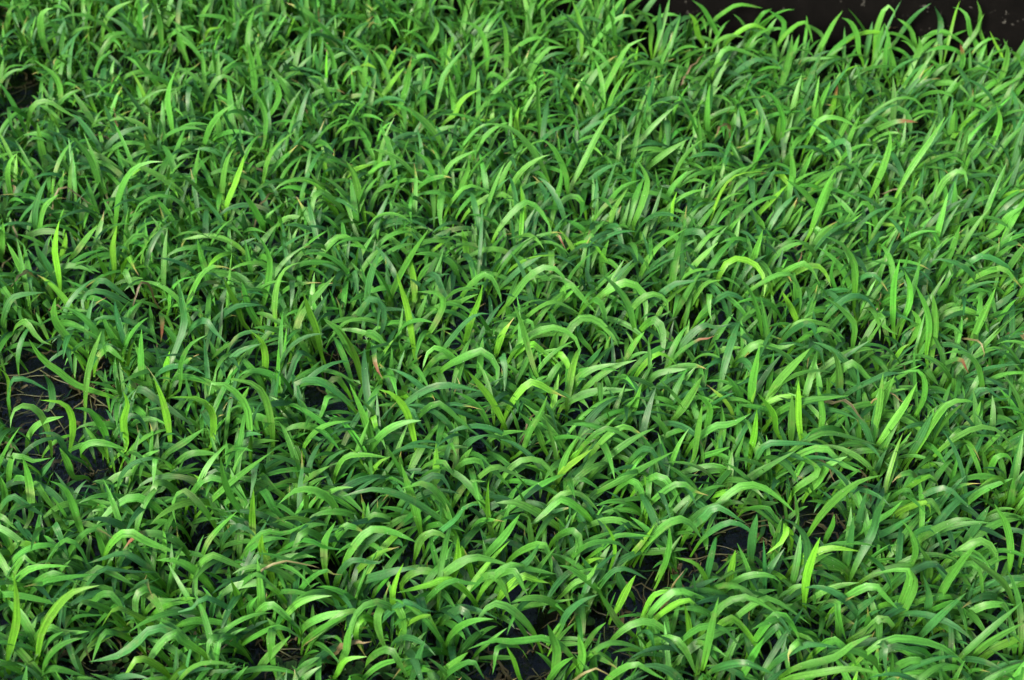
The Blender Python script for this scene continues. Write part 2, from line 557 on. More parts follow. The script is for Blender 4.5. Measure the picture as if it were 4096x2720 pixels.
(1350, 900): '''
yw 525,900 500,740 470,560 430,430 395,310
dw 190,660 200,470 230,320 300,140
gw 340,560 400,380 500,200 620,20
ys 520,500 510,350 485,200
l 540,380 600,290 700,230 760,190
g 830,390 780,270 700,215 600,190 500,200
lw 1200,280 1150,190 1060,160 950,180 800,262
d 1140,380 1250,280 1375,210
lwo 1440,180 1440,300 1400,470
l 1150,920 1230,800 1340,720 1470,690 1580,740 1635,830 1615,930
g 1060,640 1160,520 1260,380 1340,310 1440,280 1530,360 1540,430
dw 1600,600 1400,530 1250,490 1110,460
lo 1430,520 1530,540 1635,600
lwo 1560,400 1640,480 1750,600
gwo 1750,500 1800,600 1815,800
lw 2010,720 1960,540 1880,420 1775,325
lwo 1920,390 2040,430 2080,540 2070,715
l 2010,410 2080,260 2180,130 2360,20
yto 1700,110 1800,220 1900,320
lwo 1620,640 1740,640 1840,730 1895,820
gwo 2140,640 2195,740 2190,930
lo 2090,470 2200,490 2230,570 2210,645
l 760,600 840,510 950,465
y 850,810 900,640 950,520 980,400
d 690,870 780,750 870,650 950,600 1030,600
ls 1350,1030 1290,850 1250,690 1180,520
lo 1290,640 1320,700 1335,770
ywo 1290,800 1380,850 1490,970
yo 1500,870 1560,960 1580,1080
lwo 1000,330 1080,430 1110,540
gws 580,800 660,660 710,540 680,460 540,450
do 650,330 700,420 800,690
dwo 230,490 310,560 310,680 275,770
do 240,600 170,660 205,800
go 220,720 300,780 360,915
ro 245,870 260,960 310,1045
yw 180,1120 130,920 70,780 0,690
lo 690,830 610,860 570,985
gwo 700,880 800,920 875,1070
g 580,1010 680,970 800,975
gwo 880,880 980,850 1070,940 1080,1050 1030,1125
dwo 1110,880 1130,1000 1125,1135
y 1130,1360 1050,1200 960,1080 870,980
dwo 600,1110 760,1080 1000,1130
yw 530,1520 490,1330 450,1230 370,1140 280,1110
lw 270,1550 200,1350 140,1200 80,1070
yo 240,1290 260,1370 290,1450
gwo 670,1200 780,1280 920,1395
gw 1240,1530 1300,1380 1370,1270 1415,1150
l 1390,1500 1350,1390 1290,1330 1220,1260
l 1020,1450 1130,1400 1280,1390
ybo 1300,1060 1420,1110 1560,1180
gw 1570,1150 1620,1040 1720,970 1900,930
l 1640,1130 1750,1030 1880,950 2020,910
lws 1940,900 2000,800 2070,720
dw 1640,970 1720,900 1795,810
l 1950,1360 2000,1230 2050,1070
gw 1520,1220 1700,1130 2000,1110
lw 2250,1480 2190,1350 2080,1260
go 1810,1370 1950,1430 2160,1560
lbo 1890,1370 2000,1380 2095,1450
g 2080,1080 2160,1000 2360,970
yo 2150,870 2230,890 2290,950
dw 820,1560 890,1460 1020,1410
yb 1600,1560 1660,1520 1750,1470
gso 1770,1060 1775,1180 1800,1330
do 490,1240 540,1320 600,1405
yb 1070,860 1110,740 1170,650
rto 1480,60 1510,110 1540,165
g 0,500 60,460 140,560
lwo 0,80 100,100 210,180
l 870,190 860,110 840,30
dw 1090,380 1130,320 1170,260
l 1640,760 1600,640 1610,620
gw 480,180 490,80 490,0
l 1780,310 1790,200 1830,100
dwo 1880,10 1910,100 1945,195
do 110,310 130,400 140,470
l 1480,80 1550,90 1720,100
gt 610,800 560,850 450,940
gwo 910,240 920,340 945,470
l 720,560 740,610 800,690
''',
(2696, 900): '''
lw 1205,850 1220,700 1200,640 1110,550 990,475
lw 1215,560 1220,300 1180,190 1100,110 995,70
l 600,780 580,640 540,500 480,400 400,340
yo 370,240 500,240 580,300 615,400 605,490
l 510,370 540,220 600,30
lwo 710,330 800,350 855,470 845,605
lw 90,580 150,470 220,390 330,370
lo 240,460 235,560 255,650
dwo 360,460 470,510 590,590
y 830,650 780,540 725,445
yo 930,270 1020,320 1060,420
lo 860,260 930,300 980,395
l 1240,340 1350,260 1520,190
bdo 1330,330 1410,400 1460,470
l 1480,740 1480,420 1525,230
l 1500,700 1580,560 1590,420 1550,300
l 1700,870 1720,700 1700,560 1620,390
lw 1740,880 1760,640 1745,460
l 1970,840 2080,620 2170,420
l 1780,350 1860,200 1930,0
do 2060,210 2180,240 2280,320 2350,450
do 1190,480 1300,500 1380,600
l 720,760 800,690 900,650 1090,685
go 1000,700 1110,770 1170,880
dwo 910,660 960,740 1030,850
gs 1350,910 1310,830 1310,760
yt 1480,910 1540,830 1590,800
go 1400,610 1420,690 1510,740
lw 510,1260 530,1060 560,900 580,800
lw 890,1120 850,1000 780,900 690,840 570,800
lw 640,1160 700,1060 800,950 920,830
y 860,1480 840,1290 840,1050
lw 1110,1190 1115,1010 1090,890 1050,835
gwo 1190,930 1290,1010 1380,1110
l 2080,1160 2060,980 2000,890 1910,850 1810,870
l 1600,1330 1680,1180 1690,1050 1640,980 1510,1000
l 1340,1420 1380,1250 1410,1000
l 1350,1350 1430,1140 1490,1010
lw 1380,1470 1470,1340 1560,1210 1640,1060
lw 1620,1550 1740,1340 1830,1220 1930,1180 2050,1200
ls 1950,1370 2030,1290 2070,1185
lwo 1930,1380 1860,1450 1755,1545
lo 2000,1380 2150,1370 2260,1460 2320,1560
lw 790,1470 795,1300 795,1140
l 980,1440 1000,1270 965,1075
l 1000,1260 1040,1140 1030,1030
y 510,1560 540,1420 560,1240
y 690,1390 670,1270 560,1130
gwo 270,1360 390,1340 520,1270
l 135,1560 160,1400 190,1210
l 300,1500 330,1380 320,1210
g 220,1370 240,1230 150,1130
lw 0,1310 80,1200 190,1020
y 1260,1330 1350,1300 1450,1310 1600,1375
go 980,1410 1150,1420 1390,1490
do 620,1480 760,1470 1000,1480
g 1200,1550 1280,1520 1430,1530
l 200,1560 290,1530 380,1495
rto 150,780 210,770 280,745
ro 1920,900 1960,950 1990,1005
kt 1370,560 1390,500 1400,440
ko 2050,780 2075,850 2085,920
dw 1590,1550 1670,1410 1745,1265
dw 2120,590 2230,510 2320,430
l 1510,160 1600,140 1710,190
dwo 160,40 240,150 290,300
l 1620,750 1650,650 1600,570
gt 1100,460 1060,330 1090,200
dw 620,280 640,150 620,60
lb 1820,600 1960,570 2080,620 2210,640
gwo 560,800 700,830 820,800
l 1800,580 1880,530 1910,545
dw 1280,900 1270,860 1310,830
dwo 190,680 290,690 390,665
dw 150,780 300,850 410,940
l 300,850 380,830 470,825
lw 2360,600 2290,680 2220,740
kto 1465,1115 1530,1180 1635,1230
dwo 0,400 80,385 180,370
dwo 970,820 1000,900 1020,960
do 1350,1040 1450,1000 1560,1000
lw 1740,1040 1700,970 1790,1090
g 640,1260 560,1230 430,1210
gwo 860,1190 1000,1170 1180,1150
bt 1250,1430 1250,1340 1220,1290
lbo 2200,290 2280,350 2350,450
do 2080,1100 2200,1170 2260,1170
''',
(0, 1790): '''
lws 210,450 190,200 150,60
l 500,200 450,90 400,0
lw 1010,190 900,165 780,200 680,290 570,440
lwo 240,240 310,340 415,480
dwo 80,330 180,390 330,480
lw 545,555 490,380 430,270 335,225
gwo 930,335 780,390 640,530
lo 1050,70 1040,160 1030,270
lwo 1070,230 1020,340 1025,500
lwso 1250,290 1180,330 1165,420 1190,520
lw 1740,560 1640,440 1560,340 1510,210 1485,65
l 1320,470 1450,330 1600,200 1830,30
dwo 1720,110 1710,220 1685,350
ys 1710,700 1700,450 1710,280
go 1390,210 1520,230 1670,380
ls 1350,770 1400,640 1480,540 1600,430
gwr 1300,760 1190,630 1060,580 920,590 830,690
l 1220,540 1120,500 1000,505 870,580
lw 1400,920 1300,820 1180,760 1050,760
lwo 1420,730 1520,760 1690,840
l 1520,660 1650,630 1790,650
yws 1840,900 1810,780 1760,680 1770,580
go 1740,640 1850,610 1960,620
go 1780,570 1920,580 2070,510
gwo 2060,560 2000,640 1945,780
lws 2190,820 2190,640 2265,495
l 1950,280 2080,200 2230,120
lw 2310,510 2240,370 2130,290 1990,290 1880,380
go 2060,620 2180,670 2330,690
gb 2020,500 2080,420 2130,340
gwbo 590,560 680,560 760,620
l 700,720 670,620 640,560
gwo 450,620 540,680 610,830
do 370,520 420,640 470,765
y 40,740 110,650 200,650 330,690
lwo 180,830 300,800 470,800
go 340,850 440,870 545,935
do 850,715 720,740 580,785
go 640,820 760,850 915,935
y 750,840 820,820 895,805
do 690,820 850,835 1065,840
yw 250,1440 280,1250 380,1080 500,970 670,930
yw 50,1500 70,1350 110,1180 110,1000 90,850
lo 0,990 200,1010 480,1080
ywo 800,1080 740,1120 685,1210
lwo 970,950 910,1050 935,1240
gwo 720,980 810,1060 845,1160
lws 990,1100 1060,1040 1170,1040 1295,1000
dbo 980,900 1010,940 1060,1000
y 1640,1120 1610,1020 1555,890
go 1780,915 1600,930 1500,980 1470,1100 1500,1240
g 1730,1190 1680,1080 1740,1000
l 1930,1130 2010,1050 2120,1010 2240,1000
lwo 1820,1060 1920,1130 2035,1235
l 1600,1350 1780,1240 1900,1210 2050,1300
lwo 1830,1240 1830,1380 1860,1560
lw0 1690,1560 1800,1420 1960,1270
l 2060,1200 2180,1140 2360,1100
gw 2070,1290 2200,1200 2360,1120
lw 1180,1220 1280,1170 1420,1170 1600,1200
lwo 1230,1300 1170,1250 1060,1350 950,1530
g 1170,1390 1200,1300 1290,1290 1390,1310
l 1210,1390 1290,1340 1390,1320
go 1440,1280 1400,1350 1410,1440
gwo 1490,1280 1460,1400 1470,1560
dwo 1060,1210 950,1290 800,1400 600,1445
gwo 720,1240 660,1330 620,1455
l 440,1220 520,1140 700,1130
g 270,1390 340,1290 430,1240
lwo 320,1210 430,1250 600,1240
lw 240,1560 350,1490 570,1540
do 450,1290 490,1420 550,1560
yo 940,1420 870,1500 825,1560
d 1170,1560 1300,1500 1440,1490
lo 1320,1470 1470,1450 1640,1490
lw 30,400 30,290 0,190
lw 2330,1380 2345,1290 2360,1200
lo 100,50 220,90 345,70
d 250,210 310,140 370,65
g 1130,200 1090,280 930,300
l 1180,110 1290,40 1430,40 1480,60
do 1600,530 1680,560 1740,620
go 560,1040 530,1080 525,1130
l 870,870 960,900 900,930
lwo 1760,180 1830,250 1890,310
gwo 1780,290 1860,430 1990,540
lo 2230,330 2130,340 1990,560
lw 1100,750 1110,620 1100,560
yt 1110,620 1105,570 1105,530
lwo 850,570 1000,640 1210,715
ko 1850,780 2130,800 2160,830
go 1730,850 1800,900 1880,970
gbo 2180,830 2260,870 2320,890
do 1380,1010 1300,1080 1160,1120
dw 1420,1150 1440,1060 1500,980
lwo 0,460 60,510 120,560
dwo 110,500 150,570 210,640
lo 160,740 200,770 265,790
g 60,1090 30,1130 80,1200
lbo 2350,1100 2150,1250 2010,1360
gwo 300,900 420,880 680,850
''',
(1350, 1790): '''
lw 560,570 520,400 470,240 430,110
lw 830,590 760,430 680,310 570,240 410,285
dwo 620,430 450,330 250,280 30,330
ys 1060,640 1020,480 1010,340 1020,220
lw 830,170 850,80 910,0
lwo 870,90 980,100 1090,190 1195,310
lo 1050,130 1150,160 1270,205
lo 720,100 770,180 850,220
dwo 640,190 720,210 770,320
ls 780,380 830,290 900,230 1000,230
y 1470,240 1540,140 1720,10
lo 1230,90 1370,90 1440,170 1470,270
lw 1690,330 1850,250 2050,140 2280,20
yt 1830,840 1870,700 1850,590 1780,490
lo 1520,310 1650,320 1770,440
lwo 1570,370 1500,350 1400,440 1280,540
lw 1490,540 1350,440 1200,370 1060,375
lw 940,810 1010,720 1130,590 1230,450
l 1610,570 1760,500 1900,490 2060,560
l 1670,760 1790,670 1900,590 2140,600
ys 2010,690 2080,610 2140,520
go 2180,190 2290,330 2340,460
dwo 2090,0 2180,110 2275,230
l 2100,590 2200,510 2360,490
g0 2150,930 2210,780 2240,640 2235,530
y 2060,1130 2130,1000 2220,970 2360,980
y 1880,1100 1950,960 2010,860
lws 1990,1260 1900,1190 1830,1080 1760,970
l 1750,950 1650,870 1560,810 1490,795
d 1760,900 1700,820 1640,730
l 1520,990 1600,910 1700,870 1750,780
lwo 880,750 1000,750 1180,800
lwo 1150,800 1300,820 1480,855
ywo 1250,870 1330,890 1430,915
gwo 1090,830 960,900 740,1120
gwo 1040,860 1110,930 1170,1060
lo 1190,830 1240,920 1285,1005
yw 770,890 810,750 810,610
y 830,870 860,760 835,660
yb 910,870 880,760 850,690
lw 530,710 560,620 660,570 780,640
lwo 210,560 370,570 535,640
lwbo 60,530 140,550 215,600
lw 430,930 500,850 600,830 750,885
ywo 750,890 600,930 400,980
y 385,1150 370,1000 400,880 445,780
ybo 270,720 340,690 450,710
gwo 270,1040 120,1130 65,1375
lwo 290,1080 270,1200 335,1395
lwo 410,1080 450,1200 450,1345
dwo 560,1020 590,1170 580,1370
ybo 160,1150 120,1260 180,1430
dwo 840,1090 900,1170 970,1260
lwo 1130,1065 1020,1070 920,1200
dw 1490,1250 1540,1130 1640,1040 1760,990
l 1150,1080 1400,1050 1600,1020
lw 1450,1540 1480,1380 1440,1260 1415,1190
lw 1610,1560 1650,1400 1620,1260
l 1430,1560 1500,1470 1595,1410
lw 660,1560 780,1460 880,1380
gwo 1430,1290 1200,1310 1050,1300 880,1360
yt 1230,1560 1190,1440 1140,1340
lo 1080,1350 1060,1450 1045,1530
go 900,1440 940,1480 990,1560
lw 170,1560 300,1460 500,1420
dw 500,1560 560,1370 590,1300
go 350,1360 430,1480 480,1560
y 0,1520 60,1430 200,1410
yo 1720,1380 1830,1420 1880,1480
dw 1870,1560 1960,1460 2040,1405
lwo 1990,1190 2150,1190 2360,1380
lo 2000,1460 2120,1520 2210,1565
do 2100,1240 2130,1330 2140,1425
l 1690,1310 1740,1240 1810,1180
go 1820,1320 2000,1340 2120,1400
lwo 1990,220 2060,330 2045,470
yto 2070,190 2075,240 2075,280
ko 1700,1500 1770,1500 1870,1545
lo 60,60 200,50 350,70
yt 210,190 280,100 360,60
dw 20,180 100,90 240,30
l 470,80 540,50 650,10
go 250,450 380,500 300,510
do 100,760 260,780 320,750
dwo 330,850 440,820 540,820
go 760,900 900,920 1000,900
do 1280,770 1320,720 1360,650
lwo 1370,650 1430,730 1445,860
gwo 1590,560 1640,650 1600,800
gw 1220,590 1200,700 1190,770
do 460,1040 560,1090 650,1105
yo 600,1130 640,1180 680,1240
go 1700,650 1880,640 2000,740
do 1880,820 1980,830 2090,890
dw 1940,960 1900,880 1890,820
gw 2000,710 2150,700 2360,680
lw 1680,200 1760,190 1840,210
g 1560,290 1640,210 1780,290
do 800,480 870,390 980,390
''',
(2696, 1790): '''
lw 910,580 980,470 1100,340 1250,230 1405,185
dw 830,900 880,850 900,720 890,620 830,530 740,480
ywo 760,520 740,620 620,720
yw 880,1080 890,900 930,750 985,605
lwo 440,265 600,270 720,350 820,445
y 260,330 400,290 540,270
dw 520,780 530,600 560,450
do 370,505 500,550 575,650
d0 210,960 240,780 285,600
y0 345,1010 380,850 415,690
y 250,1010 210,880 140,780 0,740
lwo 0,490 110,510 190,620
lo 0,970 120,990 260,1040
dw 1160,850 1190,620 1210,460
d 1240,620 1260,430 1310,270
lw 960,800 1100,800 1250,850 1360,910 1460,975
l 910,1030 1080,940 1250,910
lo 1330,930 1420,1000 1510,1090
ywo 1000,690 1120,680 1250,700
dw 1290,620 1450,560 1640,440
d 1640,600 1760,590 1960,565
dw 1960,660 2030,540 2130,390
lw 1990,360 2100,280 2290,205
lw 2250,870 2270,690 2240,520 2160,380
lw 1760,1050 1860,880 1960,740 2060,640
lwo 2060,630 2170,720 2170,860
lw 2290,1050 2230,920 2120,830 1970,720
lw 1720,910 1720,780 1650,670
g 1590,820 1630,700 1590,560 1530,490
yt 1640,610 1690,530 1740,460
dw 1690,1200 1720,1020 1680,860
l 1510,1190 1600,1000 1630,900 1590,820
dw 1640,1290 1800,1130 1970,980
go 1900,1040 1960,1110 1980,1230
y 1750,1240 1850,1195 2030,1230
l 1180,1300 1320,1220 1370,1160 1440,1160 1480,1230 1390,1270
gb 1300,1230 1310,1150 1285,1100
gso 1100,1040 1110,1150 1165,1310
ywo 380,1150 470,1220 540,1310 605,1430
gw 460,1540 530,1410 610,1280
lwbo 840,1310 770,1390 760,1470
lb 1190,1370 1280,1330 1360,1250
lwo 1080,1300 1180,1390 1310,1560
lwo 1430,1300 1640,1300 1850,1370 2050,1560
lo 980,1520 1200,1490 1410,1530
do 1420,1330 1420,1450 1445,1560
go 700,1120 800,1200 850,1310
lwo 600,1020 760,1080 920,1195
go 330,1060 420,1020 520,1015 700,1120
y 110,1370 100,1200 70,1060
yo 70,1030 160,1080 210,1200
gwo 50,1300 150,1220 320,1210 460,1360
l 190,1500 240,1270 300,1010
lwo 0,1290 90,1390 150,1540
g 720,1000 715,940 710,890
l 750,1000 820,940 920,930
do 710,1200 740,1270 780,1310
lw 2000,1110 2120,1060 2300,1060
l 2000,1440 2100,1330 2360,1180
ybo 1720,190 1780,250 1790,340
gbso 1600,170 1520,190 1460,260
gbo 30,240 130,290 260,350
d 1580,210 1680,160 1770,150
y 1660,170 1740,110 1800,160
go 1730,360 1780,430 1830,490
lwo 1000,0 1130,110 1290,175
l 830,270 960,180 960,130 880,60
lw 960,240 1040,120 1170,60
lw 1150,50 1290,10 1440,40
g 500,230 650,120 825,20
l 0,190 150,140 280,120 410,160
g 2130,160 2180,60 2260,60 2280,120
l 2110,170 2095,90 2080,20
g 2270,380 2280,290 2290,200
lwo 1570,280 1620,360 1610,440
yo 1680,370 1725,400 1730,450
lo 640,410 680,480 730,530
g 1040,580 1070,520 1080,450
dwo 1340,570 1370,450 1420,320
do 1820,270 1940,360 2040,440
lwo 1440,450 1500,400 1540,360
go 1870,500 1960,480 2030,490
yt 1430,360 1445,330 1440,295
dwo 1730,780 1820,830 1900,930
l 1480,1150 1590,840 1340,850
do 1740,540 1790,620 1820,720
lw 2080,510 2200,460 2360,470
lo 2010,780 2070,870 2080,1030
gw 480,360 600,380 710,370
dwo 200,470 290,400 480,510
go 480,870 640,860 720,910
dwo 860,1340 980,1330 1120,1350
lo 1070,1420 1200,1330 1340,1260
do 1480,1340 1600,1370 1720,1410
gwo 1620,1430 1700,1480 1750,1560
lw 2190,1330 2280,1330 2360,1340
dw 1140,1180 1260,1080 1380,990
do 460,1450 560,1480 680,1530
''',
}

# ------------------------------------------------------------------ open water between the plants (photo pixels, read on the floor)
GAPS = [(180, 1600, 300, 170), (330, 1870, 230, 70), (95, 360, 80, 110), (10, 40, 40, 50), (430, 2650, 320, 60),
        (1100, 2590, 190, 80), (1480, 2640, 150, 70), (2030, 2690, 230, 70), (2570, 2330, 150, 120), (2450, 2500, 150, 70),
        (2980, 2150, 170, 80), (3270, 2100, 150, 100), (2790, 2230, 120, 100), (3630, 2330, 90, 50), (1290, 2450, 110, 50),
        (1420, 1460, 70, 60), (1270, 1590, 80, 50), (2580, 170, 90, 60)]
def gap(px, py):
    f = np.zeros(np.shape(px))
    for cx, cy, rx, ry in GAPS:
        f = np.maximum(f, 1.0 - ((px - cx) / (0.8 * rx)) ** 2 - ((py - cy) / (0.8 * ry)) ** 2)
    return f

# ------------------------------------------------------------------ one leaf = a curve, a width, a colour
ROWS = 12
PAL = {'g': (0.050, 0.198, 0.023), 'l': (0.074, 0.255, 0.032), 'y': (0.108, 0.320, 0.022),
       'd': (0.040, 0.162, 0.034), 'k': (0.165, 0.135, 0.060), 'r': (0.055, 0.180, 0.028)}
STALK = np.array((0.088, 0.275, 0.011))
BROWN = np.array((0.34, 0.25, 0.12))
def resample(P, n):
    P = np.asarray(P, float)
    Q = np.vstack([2 * P[0] - P[1], P, 2 * P[-1] - P[-2]])
    out = []
    for i in range(1, len(Q) - 2):
        a, b, c, d = Q[i - 1], Q[i], Q[i + 1], Q[i + 2]
        for t in np.linspace(0, 1, 10, endpoint=False):
            out.append(0.5 * (2 * b + (c - a) * t + (2 * a - 5 * b + 4 * c - d) * t * t + (3 * b - a - 3 * c + d) * t ** 3))
    out.append(P[-1]); out = np.array(out)
    s = np.concatenate([[0], np.cumsum(np.linalg.norm(np.diff(out, axis=0), axis=1))])
    u = np.linspace(0, s[-1], n + 1)
    return np.stack([np.interp(u, s, out[:, k]) for k in range(3)], 1), s[-1]
def sstep(a, b, x):
    t = np.clip((x - a) / (b - a), 0, 1); return t * t * (3 - 2 * t)
LEAF_NO = [0]
FACES = []
for _j in range(ROWS):
    for _i in range(2):
        FACES.append((_j * 3 + _i, _j * 3 + _i + 1, _j * 3 + _i + 4, _j * 3 + _i + 3))
FACES_NP = np.array(FACES)
def make_leaf(curve, length, wmax, flags, normal, root):
    """verts / colours / blade coordinates of one leaf; curve has ROWS+1 points from root to tip"""
    T = np.gradient(curve, axis=0); T /= np.linalg.norm(T, axis=1)[:, None] + 1e-9
    side = np.cross(T, normal); ln = np.linalg.norm(side, axis=1)
    side[ln < 0.25] = side[np.argmax(ln)]
    side /= np.linalg.norm(side, axis=1)[:, None] + 1e-9
    for i in range(1, len(side)):
        if side[i].dot(side[i - 1]) < 0: side[i] = -side[i]
        side[i] = side[i] * 0.6 + side[i - 1] * 0.4; side[i] /= np.linalg.norm(side[i]) + 1e-9
    nn = np.cross(side, T)
    tw = rng.uniform(-0.32, 0.32); tw1 = rng.uniform(-0.35, 0.35)
    t = np.linspace(0, 1, ROWS + 1)
    ang = (tw + tw1 * t)[:, None]
    sv = side * np.cos(ang) + nn * np.sin(ang); nv = nn * np.cos(ang) - side * np.sin(ang)
    tip0 = rng.uniform(0.52, 0.66)
    f = (0.33 + 0.67 * sstep(0.10, 0.56, t)) * (1 - np.clip((t - tip0) / (1 - tip0), 0, 1) ** rng.uniform(1.6, 2.3)) ** 0.95
    if 'b' in flags:
        f = np.where(t > 0.88, f * 0.45 + 0.03, f)
    f = np.maximum(f, 0.03) * (1 + nr.normal(0, 0.035, ROWS + 1))
    w = (wmax * 0.5 * f)[:, None]
    fold = rng.uniform(0.10, 0.34) * (1.2 - 0.7 * t)[:, None]
    C = curve.copy()
    if 'b' in flags:                                      # shrivelled, curled tip
        k = t > 0.86
        C[k] += (np.array((rng.uniform(-1, 1), rng.uniform(-1, 1), rng.uniform(-0.3, 1))) * 0.0022)[None, :] * ((t[k] - 0.86) / 0.14)[:, None]
    if 'k' in flags:
        C += nr.normal(0, 0.0006, C.shape)
    L = C - sv * w; R = C + sv * w; mid = C - nv * w * fold
    V = np.stack([L, mid, R], 1).reshape(-1, 3)
    # pigment, plus the painted gloss patch of s leaves
    key = next((c for c in flags if c in 'ylgdkr'), 'g')
    base = np.array(PAL[key]) * np.exp(nr.normal(0, 0.10)) * np.exp(nr.normal(0, 0.06, 3))
    col = np.repeat(base[None, :], ROWS + 1, 0)
    if key != 'k':
        st = (1 - sstep(0.18, 0.5, t))[:, None] * rng.uniform(0.6, 1.0)
        col = col * (1 - st) + STALK * np.exp(nr.normal(0, 0.12)) * st
        if key == 'd': col = col * np.array((0.8, 0.85, 0.95))
    if 's' in flags:  # pale mid-blade patch: scar tone and glossy highlight painted into the colour
        sc = np.exp(-((t - rng.uniform(0.45, 0.62)) / 0.07) ** 2)[:, None] * 0.45
        col = col * (1 - sc) + np.array((0.30, 0.31, 0.14)) * sc
    if 'b' in flags:
        yb = sstep(0.83, 0.91, t)[:, None]; bb = sstep(0.89, 0.95, t)[:, None]
        col = col * (1 - yb * 0.8) + np.array((0.26, 0.30, 0.03)) * yb * 0.8
        col = col * (1 - bb) + BROWN * bb
    if 'r' in flags:
        q = (sstep(0.74, 0.88, t) * (1 - 0.6 * sstep(0.94, 1.0, t)))[:, None] * 0.85
        col = col * (1 - q) + np.array((0.26, 0.06, 0.05)) * q
    cols = np.concatenate([np.repeat(col, 3, 0), np.ones(((ROWS + 1) * 3, 1))], 1)
    mmw = (wmax * 1000 * 0.5 * f)
    LEAF_NO[0] += 1
    uv = np.stack([np.stack([-mmw, 0 * mmw, mmw], 1).ravel(), np.repeat(t * length * 1000, 3), np.full((ROWS + 1) * 3, float(LEAF_NO[0] % 997))], 1)
    return dict(V=V, C=cols, U=uv, root=root, flags=flags, curve=curve, length=length, w=wmax)

# ------------------------------------------------------------------ traced leaves: pixels give the direction, growth gives the height
def traced(flags, pts):
    zs = [0.0]
    d0 = at(pts[0][0], pts[0][1], 0.02)
    mpp = (d0 - Vector((0, 0, CAM_H))).length / FPX
    cz = 1.0 / max(0.4, math.cos(math.asin(min(0.99, CAM_H / (d0 - Vector((0, 0, CAM_H))).length))))
    for (x0, y0), (x1, y1) in zip(pts, pts[1:]):
        up = (y0 - y1) * mpp * cz; sidew = abs(x1 - x0) * mpp
        zs.append(zs[-1] + (0.88 * up if up > 0 else 0.55 * up) + (0.10 * sidew if up > 0 else -0.12 * sidew))
    zs = np.array(zs)
    if 'o' in flags: z0 = rng.uniform(0.026, 0.037)
    elif '0' in flags: z0 = 0.001
    else: z0 = rng.uniform(0.008, 0.015)
    top = (zs + z0).max()
    if top > 0.062: zs *= (0.062 - z0) / (top - z0)
    z = np.maximum(zs + z0, 0.003)
    P = []
    for (x, y), zz in zip(pts, z):
        q = at(x, y, zz); v = tray_uv(q.x, q.y)[1]; lim = 0.006 + 0.006 * rng.random()
        if v < lim:                                   # it grows in front of the wall, not behind it
            d = ray(x, y); t = (AY.dot(B1) - lim) / AY.dot(d)
            q = Vector((0, 0, CAM_H)) + d * t
        P.append(np.array(q))
    return P
class Leaf: pass
TL_ = []
for (ox, oy), txt in TRACE.items():
    for line in txt.strip().splitlines():
        part = line.split()
        pts = []
        for q in part[1:]:
            a, b = q.split(','); pts.append((ox + float(a) * TR_S, oy + float(b) * TR_S))
        if len(pts) < 2: continue
        lf = Leaf(); lf.flags = part[0]; lf.P = traced(part[0], pts); lf.px = pts
        h = lf.P[1] - lf.P[0]; h = np.array((h[0], h[1], 0)); hn = np.linalg.norm(h) + 1e-9; h /= hn
        z0 = lf.P[0][2]
        off = (0.55 if 'o' in lf.flags else 0.35) * z0
        lf.root = np.array((lf.P[0][0] - h[0] * off, lf.P[0][1] - h[1] * off, FLOOR_Z))
        TL_.append(lf)
# plants: neighbouring stalks belong to one rosette
R0 = np.array([l.root[:2] for l in TL_])
NPL = 292
cent = R0[nr.permutation(len(R0))[:NPL]].copy()
for _ in range(14):
    own = np.argmin(((R0[:, None, :] - cent[None, :, :]) ** 2).sum(2), 1)
    for k in range(NPL):
        s_ = R0[own == k]
        if len(s_): cent[k] = s_.mean(0)
TOCAM_UP = lambda p: (lambda v: v / np.linalg.norm(v))(np.array((0, 0, 1.0)) * 0.62 + 0.5 * (np.array((0, 0, CAM_H)) - p) / np.linalg.norm(np.array((0, 0, CAM_H)) - p))
plants = []                                            # each: dict(center, leaves, traced)
def tray_clamp(x, y):
    u, v = tray_uv(x, y)
    u = min(max(u, TL + 0.01), TR - 0.01); v = min(max(v, 0.006), TD - 0.01)
    p = tray_pt(u, v); return p[0], p[1]
for k in range(NPL):
    cx, cy = tray_clamp(*cent[k])
    plants.append(dict(c=np.array((cx, cy, FLOOR_Z)), leaves=[], traced=True))
LENS = []
for lf, k in zip(TL_, own):
    c = plants[k]['c']
    r = c.copy(); d = lf.root[:2] - c[:2]; dn = np.linalg.norm(d)
    r[:2] = c[:2] + d * (max(dn - 0.010, min(dn, 0.004)) / (dn + 1e-9))
    r[:2] = tray_clamp(r[0], r[1])
    P = lf.P
    pre = [r]
    z0 = P[0][2]
    if z0 > 0.006:
        pre.append(np.array((r[0] * 0.62 + P[0][0] * 0.38, r[1] * 0.62 + P[0][1] * 0.38, FLOOR_Z + 0.60 * (z0 - FLOOR_Z))))
    curve, ln = resample(pre + list(P), ROWS)
    LENS.append(ln)
    w = 0.0037 * rng.uniform(0.86, 1.10) * (1.17 if 'w' in lf.flags else 1.0) * (0.62 if 't' in lf.flags else 1.0)
    w *= 1.0 - 0.10 * min(1.0, max(0.0, (lf.px[0][1] - 1300) / 1200))
    if 'k' in lf.flags: w *= 0.38
    plants[k]['leaves'].append(make_leaf(curve, ln, w, lf.flags, TOCAM_UP(curve[ROWS // 2]), r))
print('traced leaves', len(TL_), 'length cm', np.percentile(LENS, [0, 10, 50, 90, 100]) * 100)

